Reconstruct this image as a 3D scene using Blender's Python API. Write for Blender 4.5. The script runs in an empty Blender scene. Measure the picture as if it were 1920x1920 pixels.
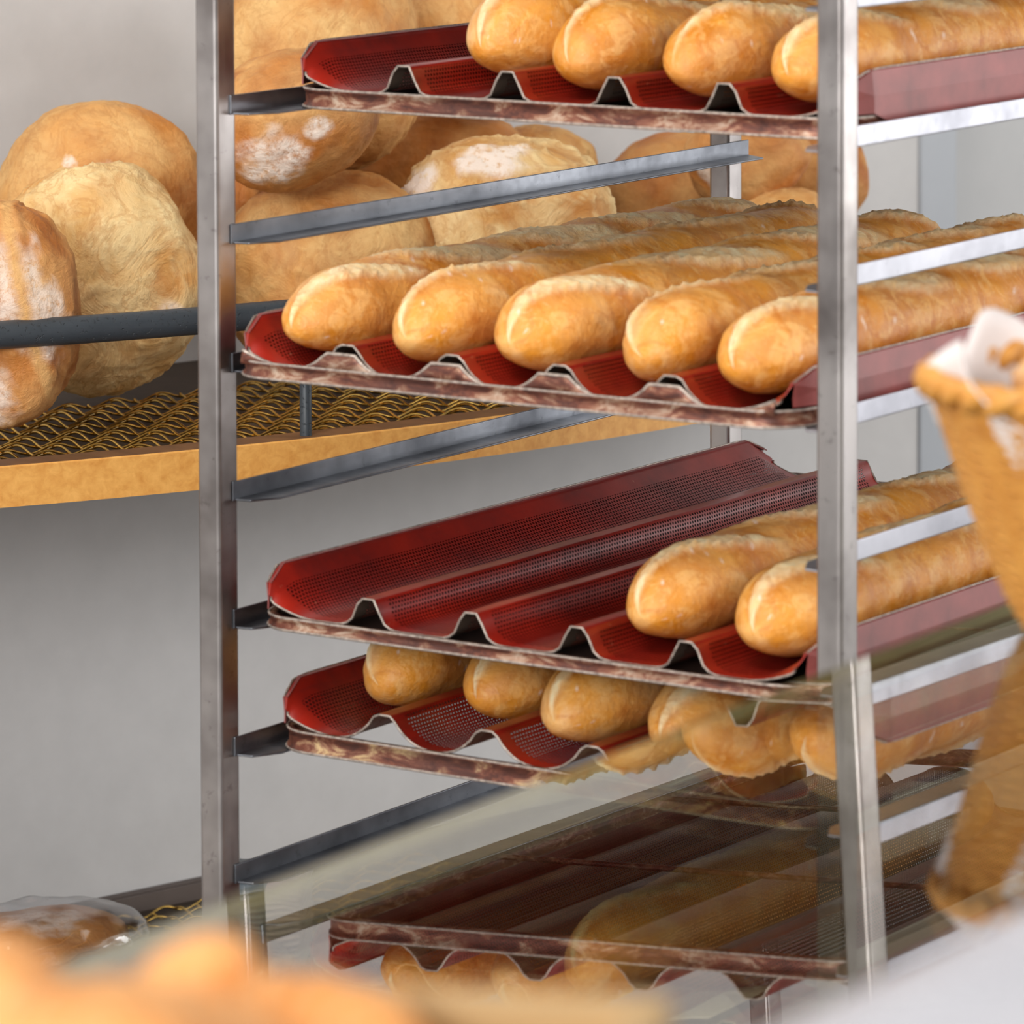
import bpy, math, random
from math import sin, cos, pi, radians, sqrt, exp
from mathutils import Vector, Matrix, noise

SC = bpy.context.scene
COL = SC.collection
R_ = random.Random(7)

# ------------------------------------------------------------------ camera numbers
FPX = 8600.0
YAW = radians(31.5114); PIT = radians(3.2451)
PX, PY = 1409.32, -118.36
CAM = Vector((1.73838, -2.18819, 0.0))
RT = Vector((cos(YAW), sin(YAW), 0)); FW = Vector((-sin(YAW), cos(YAW), 0))

def at(px, py, dist):
    """a point of the place seen in direction (px, py), at a real distance in metres"""
    a = (px - PX) / FPX; b = (PY - py) / FPX
    d = RT * a + FW * (cos(PIT) + b * sin(PIT)) + Vector((0, 0, 1)) * (-sin(PIT) + b * cos(PIT))
    return CAM + d * (dist / d.dot(FW))

PW, PD, D = .0171, .0196, .5879       # post width, post depth, depth of the rack
W = .4215                             # clear width
Z1, DZ = -.25355, .0788957            # height of runner 1, pitch
def lev(k): return Z1 - DZ * (k - 1)
FLOOR = -1.55

# ------------------------------------------------------------------ materials
def newmat(name):
    m = bpy.data.materials.new(name); m.use_nodes = True
    nt = m.node_tree
    for n in list(nt.nodes): nt.nodes.remove(n)
    out = nt.nodes.new('ShaderNodeOutputMaterial')
    return m, nt, out
def N(nt, kind, **kw):
    n = nt.nodes.new(kind)
    for k, v in kw.items():
        if k in ('operation', 'blend_type', 'data_type', 'attribute_name', 'feature', 'noise_dimensions', 'wave_type', 'bands_direction', 'distance', 'layer_name', 'uv_map', 'vector_type', 'interpolation_type', 'clamp'):
            setattr(n, k, v)
        else:
            n.inputs[k.replace('_', ' ')].default_value = v
    return n
def L(nt, a, b): nt.links.new(a, b)
def rgb(r, g, b):
    f = lambda c: (c / 255) / 12.92 if c / 255 <= .04045 else (((c / 255) + .055) / 1.055) ** 2.4
    return (f(r), f(g), f(b), 1)
def ramp(nt, fac, stops):
    r = nt.nodes.new('ShaderNodeValToRGB')
    el = r.color_ramp.elements
    while len(el) < len(stops): el.new(.5)
    for e, (p, c) in zip(el, stops):
        e.position = p; e.color = c if len(c) == 4 else (*c, 1)
    L(nt, fac, r.inputs[0]); return r
def coords(nt, kind='Object', scale=(1, 1, 1)):
    tc = nt.nodes.new('ShaderNodeTexCoord'); mp = nt.nodes.new('ShaderNodeMapping')
    mp.inputs['Scale'].default_value = scale
    L(nt, tc.outputs[kind], mp.inputs['Vector']); return mp.outputs[0]
def noise_n(nt, vec, scale, detail=4, rough=.55, dist=0):
    n = nt.nodes.new('ShaderNodeTexNoise')
    n.inputs['Scale'].default_value = scale; n.inputs['Detail'].default_value = detail
    n.inputs['Roughness'].default_value = rough; n.inputs['Distortion'].default_value = dist
    L(nt, vec, n.inputs['Vector']); return n.outputs['Fac']
def mix(nt, fac, a, b, blend='MIX'):
    m = nt.nodes.new('ShaderNodeMix'); m.data_type = 'RGBA'; m.blend_type = blend
    for s, v in ((0, fac), (6, a), (7, b)):
        if hasattr(v, 'links'): L(nt, v, m.inputs[s])
        else: m.inputs[s].default_value = v
    return m.outputs[2]
def math_n(nt, op, a, b=0, c=None, clamp=False):
    m = nt.nodes.new('ShaderNodeMath'); m.operation = op; m.use_clamp = clamp
    for s, v in ((0, a), (1, b), (2, c)):
        if v is None: continue
        if hasattr(v, 'links'): L(nt, v, m.inputs[s])
        else: m.inputs[s].default_value = v
    return m.outputs[0]
def bump(nt, h, strength, dist):
    b = nt.nodes.new('ShaderNodeBump'); b.inputs['Strength'].default_value = strength
    b.inputs['Distance'].default_value = dist; L(nt, h, b.inputs['Height']); return b.outputs[0]
def principled(nt, out, col, rough, metal=0, normal=None, **kw):
    p = nt.nodes.new('ShaderNodeBsdfPrincipled')
    for k, v in (('Base Color', col), ('Roughness', rough), ('Metallic', metal)):
        if hasattr(v, 'links'): L(nt, v, p.inputs[k])
        else: p.inputs[k].default_value = v
    for k, v in kw.items(): p.inputs[k.replace('_', ' ')].default_value = v
    if normal: L(nt, normal, p.inputs['Normal'])
    if out: L(nt, p.outputs[0], out.inputs[0])
    return p

def mat_bread(name, base, dark, pale, flour=rgb(240, 224, 210), fine=1.0, rough=.5, wrinkle=.0, wsc=26, patch=0):
    m, nt, out = newmat(name)
    v = coords(nt)
    at_ = nt.nodes.new('ShaderNodeAttribute'); at_.attribute_name = 'crust'
    sep = nt.nodes.new('ShaderNodeSeparateColor'); L(nt, at_.outputs['Color'], sep.inputs[0])
    oi = nt.nodes.new('ShaderNodeObjectInfo')
    n1 = noise_n(nt, v, 22, 5, .6, .6)
    n2 = noise_n(nt, v, 260 * fine, 4, .7)
    n3 = noise_n(nt, v, 70, 6, .7, 1.5)
    tone = math_n(nt, 'ADD', n1, math_n(nt, 'MULTIPLY_ADD', oi.outputs['Random'], .16, -.08))
    mid = tuple((a * .6 + b * .4) for a, b in zip(base, dark))
    c = ramp(nt, tone, [(.30, pale[:3] and tuple(.35 * p + .65 * b for p, b in zip(pale[:3], base[:3]))), (.46, base), (.60, mid), (.78, dark)]).outputs[0]
    g = math_n(nt, 'MULTIPLY', sep.outputs[1], math_n(nt, 'MULTIPLY_ADD', n3, 1.2, .3), clamp=True)
    c = mix(nt, g, c, dark)
    r = math_n(nt, 'MULTIPLY', sep.outputs[0], math_n(nt, 'MULTIPLY_ADD', n3, 1.7, .12), clamp=True)
    c = mix(nt, r, c, pale)
    if wrinkle:
        wn = noise_n(nt, v, wsc, 6, .62, 2.2)
        rd = math_n(nt, 'ABSOLUTE', math_n(nt, 'MULTIPLY_ADD', wn, 2, -1))
        ln = ramp(nt, rd, [(0, (1, 1, 1)), (.10, (0, 0, 0))]).outputs[0]
        wn2 = noise_n(nt, v, wsc * .45, 5, .6, 1.2)
        pt_ = ramp(nt, wn2, [(.42, (0, 0, 0)), (.60, (1, 1, 1))]).outputs[0]
        c = mix(nt, math_n(nt, 'MULTIPLY', pt_, .55 * wrinkle), c, pale)
        c = mix(nt, math_n(nt, 'MULTIPLY', ln, .36 * wrinkle), c, dark)
    if patch:
        pn = noise_n(nt, v, 58, 6, .68, 1.0)
        c = mix(nt, math_n(nt, 'MULTIPLY', ramp(nt, pn, [(.50, (0, 0, 0)), (.60, (1, 1, 1))]).outputs[0], patch), c, rgb(244, 196, 126))
        pn2 = noise_n(nt, v, 41, 6, .62, 1.6)
        c = mix(nt, math_n(nt, 'MULTIPLY', ramp(nt, pn2, [(.54, (0, 0, 0)), (.68, (1, 1, 1))]).outputs[0], patch * 1.2), c, dark)
    sp = ramp(nt, n2, [(.60, (0, 0, 0)), (.70, (1, 1, 1))]).outputs[0]
    c = mix(nt, math_n(nt, 'MULTIPLY', sp, .22), c, pale)
    sp2 = ramp(nt, n2, [(.30, (1, 1, 1)), (.38, (0, 0, 0))]).outputs[0]
    c = mix(nt, math_n(nt, 'MULTIPLY', sp2, .30), c, dark)
    fl = math_n(nt, 'MULTIPLY', sep.outputs[2], ramp(nt, noise_n(nt, v, 190 * fine, 5, .75), [(.28, (0, 0, 0)), (.52, (1, 1, 1))]).outputs[0], clamp=True)
    c = mix(nt, fl, c, flour)
    h = math_n(nt, 'ADD', math_n(nt, 'MULTIPLY', n2, .5), math_n(nt, 'MULTIPLY', n3, math_n(nt, 'MULTIPLY_ADD', sep.outputs[0], 1.3, .35)))
    if wrinkle:
        h = math_n(nt, 'ADD', h, math_n(nt, 'MULTIPLY', math_n(nt, 'MINIMUM', rd, .3), 2.2 * wrinkle))
    rg = math_n(nt, 'ADD', rough, math_n(nt, 'MULTIPLY', math_n(nt, 'MAXIMUM', sep.outputs[0], sep.outputs[2]), .4))
    principled(nt, out, c, rg, 0, bump(nt, h, .55, .0022), Subsurface_Weight=.0, Specular_IOR_Level=.35)
    return m
M_BAG = mat_bread('baguette_crust', rgb(226, 150, 48), rgb(184, 98, 12), rgb(242, 222, 178), rough=.38, patch=.42, wrinkle=.22, wsc=34)
M_LOAF = mat_bread('loaf_crust', rgb(208, 142, 70), rgb(156, 84, 26), rgb(230, 190, 128), rough=.55, wrinkle=.6)
M_LOAFD = mat_bread('dark_loaf_crust', rgb(196, 122, 52), rgb(140, 72, 22), rgb(220, 170, 108), rough=.5, wrinkle=.4, wsc=40)
M_LOAFP = mat_bread('pale_loaf_crust', rgb(218, 168, 98), rgb(178, 110, 42), rgb(236, 208, 154), rough=.6, wrinkle=1, wsc=20)
M_CRO = mat_bread('croissant_crust', rgb(226, 164, 98), rgb(206, 124, 50), rgb(236, 204, 158), rough=.5)

def mat_steel(name, col, dark, rough=.32, streak=(30, 30, 4), dirt=.5, metal=1):
    m, nt, out = newmat(name)
    v = coords(nt, 'Object', streak)
    v2 = coords(nt)
    a = noise_n(nt, v, 3, 5, .6); b = noise_n(nt, v2, 9, 4, .6); s = noise_n(nt, v2, 90, 4, .7)
    c = mix(nt, ramp(nt, b, [(.42, (0, 0, 0)), (.68, (dirt, dirt, dirt))]).outputs[0], col, dark)
    c = mix(nt, math_n(nt, 'MULTIPLY', ramp(nt, s, [(.62, (0, 0, 0)), (.7, (1, 1, 1))]).outputs[0], .35), c, dark)
    r = math_n(nt, 'MULTIPLY_ADD', a, .25, rough - .1)
    principled(nt, out, c, r, metal, bump(nt, a, .12, .001))
    return m
M_POST = mat_steel('dull_steel', rgb(182, 176, 174), rgb(74, 64, 60), .33, (26, 26, 3), .75)
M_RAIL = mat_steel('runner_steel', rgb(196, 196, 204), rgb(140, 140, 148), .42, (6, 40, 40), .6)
M_RAIL_SHADE = mat_steel('shaded_runner_steel', rgb(144, 147, 154), rgb(66, 68, 74), .34, (6, 40, 40), .8)  # runner steel for the left side, shade from the trays put into its colour
M_BLACK = mat_steel('black_paint', rgb(58, 64, 70), rgb(36, 40, 44), .42, (20, 20, 20), .5, .1)
M_ALU = mat_steel('white_profile', rgb(200, 200, 208), rgb(176, 176, 184), .25, (6, 6, 6), .5, .15)

def mat_wood(name, a, b, sc=(8, 60, 60)):
    m, nt, out = newmat(name)
    v = coords(nt, 'Object', sc)
    n = noise_n(nt, v, 2.2, 5, .6, .4); f = noise_n(nt, coords(nt), 160, 3, .6)
    c = ramp(nt, n, [(.3, a), (.7, b)]).outputs[0]
    c = mix(nt, math_n(nt, 'MULTIPLY', f, .25), c, b)
    principled(nt, out, c, .5, 0, bump(nt, n, .15, .001))
    return m
def speckle(m):
    nt = m.node_tree; p = [n for n in nt.nodes if n.type == 'BSDF_PRINCIPLED'][0]
    n = noise_n(nt, coords(nt), 330, 3, .6); r = ramp(nt, n, [(.30, (0, 0, 0)), (.40, (1, 1, 1))]).outputs[0]
    L(nt, bump(nt, r, .8, .0015), p.inputs['Normal'])
speckle(M_BLACK)
M_WOOD = mat_wood('beech_edge', rgb(240, 182, 100), rgb(212, 146, 68))
M_WOODTOP = mat_wood('worn_shelf_top', rgb(132, 92, 58), rgb(98, 66, 42), (14, 30, 30))
M_WOODPALE = mat_wood('pale_ply', rgb(184, 154, 108), rgb(168, 134, 88))

def mat_plain(name, c, rough=.6, metal=0, n_amt=.06, nscale=40, bmp=.05, **kw):
    m, nt, out = newmat(name)
    v = coords(nt); n = noise_n(nt, v, nscale, 5, .6)
    d = tuple(max(0, x * (1 - 2.2 * n_amt)) for x in c[:3]) + (1,)
    col = ramp(nt, n, [(.3, d), (.7, c)]).outputs[0]
    principled(nt, out, col, rough, metal, bump(nt, n, bmp, .001), **kw)
    return m
M_WALL = mat_plain('painted_wall', rgb(200, 198, 197), .8, 0, .03, 30)
M_TRIM = mat_plain('grey_casing', rgb(170, 174, 180), .5, 0, .02, 20)
M_DOOR = mat_plain('door_panel', rgb(180, 180, 180), .5, 0, .02, 20)
M_FLOOR = mat_plain('floor_tile', rgb(150, 146, 140), .5, 0, .12, 6)
M_CEIL = mat_plain('ceiling_paint', rgb(232, 230, 226), .9)
M_RUBBER = mat_plain('rubber', rgb(40, 40, 42), .7)
M_BRASS = mat_plain('brass_wire', rgb(238, 196, 108), .26, 1, .2, 160)
M_DARK = mat_plain('shelf_board', rgb(72, 58, 46), .7, 0, .15, 50)
M_CASE = mat_plain('case_white', rgb(214, 214, 218), .5)
M_EDGE = mat_plain('bare_edge', rgb(206, 190, 178), .45, .5, .3, 300)
M_PAPER = mat_plain('white_paper', rgb(222, 214, 212), .8, 0, .03, 60)
M_STRIP = mat_plain('brown_trim', rgb(96, 84, 78), .6)
M_WICK = mat_wood('wicker', rgb(212, 154, 72), rgb(184, 120, 44), (40, 40, 90))

def mat_red(name, perf):
    m, nt, out = newmat(name)
    v = coords(nt)
    n = noise_n(nt, v, 14, 5, .65); s = noise_n(nt, v, 120, 4, .7); str_ = noise_n(nt, coords(nt, 'Object', (1, .06, 1)), 260, 3, .6)
    c = ramp(nt, n, [(.35, rgb(156, 34, 20)), (.55, rgb(130, 24, 14)), (.75, rgb(88, 18, 14))]).outputs[0]
    c = mix(nt, math_n(nt, 'MULTIPLY', ramp(nt, str_, [(.6, (0, 0, 0)), (.75, (1, 1, 1))]).outputs[0], .35), c, rgb(104, 26, 24))
    c = mix(nt, math_n(nt, 'MULTIPLY', ramp(nt, s, [(.68, (0, 0, 0)), (.74, (1, 1, 1))]).outputs[0], .45), c, rgb(190, 150, 120))
    geo = nt.nodes.new('ShaderNodeNewGeometry')
    r = math_n(nt, 'MULTIPLY_ADD', n, .25, .22)
    if not perf:
        principled(nt, out, c, r, 0, bump(nt, s, .1, .0006), Specular_IOR_Level=.6); return m
    c = mix(nt, geo.outputs['Backfacing'], c, rgb(112, 96, 84))
    p = principled(nt, None, c, r, 0, bump(nt, s, .1, .0006), Specular_IOR_Level=.5)
    uv = nt.nodes.new('ShaderNodeUVMap'); uv.uv_map = 'UVMap'
    sx = nt.nodes.new('ShaderNodeSeparateXYZ'); L(nt, uv.outputs[0], sx.inputs[0])
    # UV is in metres: round holes of 1.7 mm in staggered rows 3 mm apart
    P = .0030
    row = math_n(nt, 'DIVIDE', sx.outputs[0], P * .866)
    ri = math_n(nt, 'FLOOR', row); rf = math_n(nt, 'SUBTRACT', math_n(nt, 'FRACT', row), .5)
    off = math_n(nt, 'MULTIPLY', math_n(nt, 'MODULO', ri, 2), .5)
    cf = math_n(nt, 'SUBTRACT', math_n(nt, 'FRACT', math_n(nt, 'ADD', math_n(nt, 'DIVIDE', sx.outputs[1], P), off)), .5)
    d2 = math_n(nt, 'ADD', math_n(nt, 'POWER', math_n(nt, 'MULTIPLY', rf, .866), 2), math_n(nt, 'POWER', cf, 2))
    hole = math_n(nt, 'LESS_THAN', d2, .30 ** 2); clear = math_n(nt, 'LESS_THAN', d2, .13 ** 2)
    at_ = nt.nodes.new('ShaderNodeAttribute'); at_.attribute_name = 'perf'
    g5 = math_n(nt, 'GREATER_THAN', at_.outputs['Fac'], .5)
    L(nt, mix(nt, math_n(nt, 'MULTIPLY', hole, g5), c, (.012, .003, .003, 1)), p.inputs['Base Color'])
    L(nt, math_n(nt, 'MULTIPLY_ADD', math_n(nt, 'MULTIPLY', hole, g5), -.55, .6), p.inputs['Specular IOR Level'])
    hole = math_n(nt, 'MULTIPLY', clear, g5)
    tr = nt.nodes.new('ShaderNodeBsdfTransparent'); ms = nt.nodes.new('ShaderNodeMixShader')
    L(nt, hole, ms.inputs[0]); L(nt, p.outputs[0], ms.inputs[1]); L(nt, tr.outputs[0], ms.inputs[2]); L(nt, ms.outputs[0], out.inputs[0])
    return m
M_RED = mat_red('red_silicone_sheet', True)
M_REDS = mat_red('red_silicone_rim', False)

def mat_frame(name, hi):
    m, nt, out = newmat(name)
    v = coords(nt)
    n = noise_n(nt, coords(nt, 'Object', (1, 1, 2.5)), 42, 6, .75, .8); s = noise_n(nt, v, 12, 3, .6)
    c = ramp(nt, n, [(.40, rgb(76, 42, 34)), (.50, rgb(120, 68, 52)), (.56, rgb(154, 112, 88)), (.64, hi)]).outputs[0]
    c = mix(nt, ramp(nt, s, [(.45, (0, 0, 0)), (.7, (.7, .7, .7))]).outputs[0], c, rgb(76, 52, 48))
    principled(nt, out, c, .42, .35, bump(nt, n, .15, .001))
    return m
M_SIDE = mat_plain('tray_side', rgb(150, 72, 68), .42, .1, .2, 30, Specular_IOR_Level=.55)
M_PAN = mat_plain('dark_pan', rgb(64, 44, 38), .55, .2, .2, 30)
M_FRAME = mat_frame('worn_tray_frame', rgb(188, 164, 144))
M_BURNT = mat_frame('burnt_tray_frame', rgb(206, 176, 130))

def mat_glass(name, tint, f0=.05, gain=1.9, rough=0.0):
    m, nt, out = newmat(name)
    lw = nt.nodes.new('ShaderNodeLayerWeight'); lw.inputs['Blend'].default_value = .5
    fr = math_n(nt, 'POWER', lw.outputs['Facing'], 4.2)
    fr = math_n(nt, 'MULTIPLY_ADD', fr, gain, f0, clamp=True)
    fr = math_n(nt, 'MINIMUM', fr, .75)
    tr = nt.nodes.new('ShaderNodeBsdfTransparent'); tr.inputs[0].default_value = tint
    gl = nt.nodes.new('ShaderNodeBsdfGlossy'); gl.inputs['Roughness'].default_value = rough; gl.inputs[0].default_value = (1, 1, 1, 1)
    ms = nt.nodes.new('ShaderNodeMixShader')
    L(nt, fr, ms.inputs[0]); L(nt, tr.outputs[0], ms.inputs[1]); L(nt, gl.outputs[0], ms.inputs[2]); L(nt, ms.outputs[0], out.inputs[0])
    return m
M_GLASS = mat_glass('case_glass', (.62, .61, .50, 1), .04, .95)
M_GEDGE = mat_plain('glass_edge', rgb(196, 186, 142), .3, .2, .1, 30, Specular_IOR_Level=.8)
M_FILM = mat_glass('clear_film', (.93, .93, .95, 1), .25, .5, .12)

# ------------------------------------------------------------------ mesh helpers
class MB:
    def __init__(s): s.v = []; s.f = []; s.m = []
    def add(s, vs, fs, mi=0):
        o = len(s.v); s.v += [tuple(x) for x in vs]; s.f += [tuple(i + o for i in f) for f in fs]; s.m += [mi] * len(fs)
    def box(s, a, b, M=None, mi=0):
        x0, y0, z0 = a; x1, y1, z1 = b
        vs = [Vector(p) for p in ((x0, y0, z0), (x1, y0, z0), (x1, y1, z0), (x0, y1, z0), (x0, y0, z1), (x1, y0, z1), (x1, y1, z1), (x0, y1, z1))]
        if M: vs = [M @ p for p in vs]
        s.add(vs, [(0, 3, 2, 1), (4, 5, 6, 7), (0, 1, 5, 4), (1, 2, 6, 5), (2, 3, 7, 6), (3, 0, 4, 7)], mi)
    def prism(s, poly, h0, h1, axis='Z', mi=0):
        n = len(poly)
        f = {'Z': lambda p, h: (p[0], p[1], h), 'Y': lambda p, h: (p[0], h, p[1]), 'X': lambda p, h: (h, p[0], p[1])}[axis]
        vs = [f(p, h0) for p in poly] + [f(p, h1) for p in poly]
        fs = [tuple(range(n))[::-1], tuple(range(n, 2 * n))] + [(i, (i + 1) % n, n + (i + 1) % n, n + i) for i in range(n)]
        s.add(vs, fs, mi)
    def tube(s, pts, r, n=8, closed=False, mi=0, taper=None):
        pts = [Vector(p) for p in pts]; k = len(pts); rings = []
        up = Vector((0, 0, 1))
        for i, p in enumerate(pts):
            a = pts[(i - 1) % k] if (closed or i > 0) else p
            b = pts[(i + 1) % k] if (closed or i < k - 1) else p
            t = (b - a).normalized()
            u = up if abs(t.z) < .95 else Vector((1, 0, 0))
            x = t.cross(u).normalized(); y = x.cross(t).normalized()
            rr = r if taper is None else r * taper[i]
            rings.append([p + x * (rr * cos(2 * pi * j / n)) + y * (rr * sin(2 * pi * j / n)) for j in range(n)])
        vs = [q for g in rings for q in g]; fs = []
        for i in range(k if closed else k - 1):
            i2 = (i + 1) % k
            for j in range(n):
                fs.append((i * n + j, i * n + (j + 1) % n, i2 * n + (j + 1) % n, i2 * n + j))
        if not closed: fs += [tuple(range(n)), tuple(range((k - 1) * n, k * n))[::-1]]
        s.add(vs, fs, mi)
    def grid(s, rows, mi=0, closed=False):
        n = len(rows[0]); vs = [p for r in rows for p in r]; fs = []
        for i in range(len(rows) - 1):
            for j in range(n if closed else n - 1):
                fs.append((i * n + j, i * n + (j + 1) % n, (i + 1) * n + (j + 1) % n, (i + 1) * n + j))
        s.add(vs, fs, mi)
    def mesh(s, name, mats, smooth=False):
        me = bpy.data.meshes.new(name); me.from_pydata(s.v, [], s.f)
        for m in (mats if isinstance(mats, (list, tuple)) else [mats]): me.materials.append(m)
        me.polygons.foreach_set('material_index', s.m)
        if smooth: me.polygons.foreach_set('use_smooth', [True] * len(me.polygons))
        me.update(); return me
    def build(s, name, mats, parent=None, smooth=False, bevel=0, loc=None):
        return link(name, s.mesh(name, mats, smooth), parent, bevel, loc)
def link(name, me, parent=None, bevel=0, loc=None, solid=0):
    o = bpy.data.objects.new(name, me); COL.objects.link(o)
    if parent: o.parent = parent
    if loc: o.location = loc
    if solid:
        md = o.modifiers.new('s', 'SOLIDIFY'); md.thickness = solid; md.offset = 0
    if bevel:
        md = o.modifiers.new('b', 'BEVEL'); md.width = bevel; md.segments = 3; md.limit_method = 'ANGLE'; md.angle_limit = radians(40)
        o.data.polygons.foreach_set('use_smooth', [True] * len(o.data.polygons))
        md2 = o.modifiers.new('w', 'WEIGHTED_NORMAL')
    return o
def tag(o, label=None, cat=None, group=None, kind=None):
    if label: o['label'] = label
    if cat: o['category'] = cat
    if group: o['group'] = group
    if kind: o['kind'] = kind
    return o
def empty(name, loc=(0, 0, 0), rz=0):
    o = bpy.data.objects.new(name, None); COL.objects.link(o); o.location = loc; o.rotation_euler = (0, 0, rz)
    o.empty_display_size = .05
    return o

# ------------------------------------------------------------------ the rack
rack = empty('bakery_rack', (PW + W / 2, D / 2, FLOOR))
tag(rack, 'tall steel bakery rack trolley with runners holding baguette trays, in front of the bread shelf', 'rack')
RO = Vector((PW + W / 2, D / 2, FLOOR))
TOPZ = .26
def rbuild(mb, name, mat, **kw):
    mb.v = [tuple(Vector(p) - RO) for p in mb.v]; return mb.build(name, mat, rack, **kw)
for (x, y) in ((0, 0), (PW + W, 0), (0, D), (PW + W, D)):
    mb = MB(); mb.box((x, y, FLOOR + .11), (x + PW, y + PD, TOPZ)); rbuild(mb, 'post', M_POST, bevel=.0030)
for k in range(-2, 16):
    z = lev(k)
    for side in (0, 1):
        X = PW if side == 0 else PW + W
        s = 1 if side == 0 else -1
        t = .0014; h = .0122; fl = .021; y0, y1 = PD * .62, D + PD + .006
        if side: y0 = .004
        mb = MB()
        mb.box((min(X, X + s * t), y0, z - h), (max(X, X + s * t), y1, z))
        # flange with clipped corners
        poly = [(X, y0 + .002), (X + s * fl * .55, y0 + .004), (X + s * fl, y0 + .022), (X + s * fl, y1 - .012), (X, y1)]
        if s < 0: poly = poly[::-1]
        mb.prism(poly, z - h, z - h + t)
        rbuild(mb, 'runner', M_RAIL if side else M_RAIL_SHADE, bevel=.0006)
for y in (0, D):
    for z in (TOPZ - .02, FLOOR + .11):
        mb = MB(); mb.box((PW, y + .001, z), (PW + W, y + PD - .001, z + .02)); rbuild(mb, 'crossbar', M_POST, bevel=.001)
for x in (0, PW + W):
    for z in (TOPZ - .02, FLOOR + .11):
        mb = MB(); mb.box((x + .001, PD, z), (x + PW - .001, D, z + .02)); rbuild(mb, 'side_bar', M_POST, bevel=.001)
for (x, y) in ((PW / 2, PD / 2), (PW * 1.5 + W, PD / 2), (PW / 2, D + PD / 2), (PW * 1.5 + W, D + PD / 2)):
    mb = MB(); mb.tube([(x, y, FLOOR + .11), (x, y, FLOOR + .085)], .008, 10)
    mb.box((x - .018, y - .02, FLOOR + .045), (x - .014, y + .03, FLOOR + .09)); mb.box((x + .014, y - .02, FLOOR + .045), (x + .018, y + .03, FLOOR + .09))
    mb.box((x - .018, y - .02, FLOOR + .085), (x + .018, y + .03, FLOOR + .09))
    c = rbuild(mb, 'caster', M_POST, bevel=.001)
    wb = MB(); wb.tube([(x - .012, y + .01, FLOOR + .04), (x + .012, y + .01, FLOOR + .04)], .04, 28)
    wb.v = [tuple(Vector(p) - RO) for p in wb.v]
    w_ = wb.build('wheel', M_RUBBER, c, bevel=.004)

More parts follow.
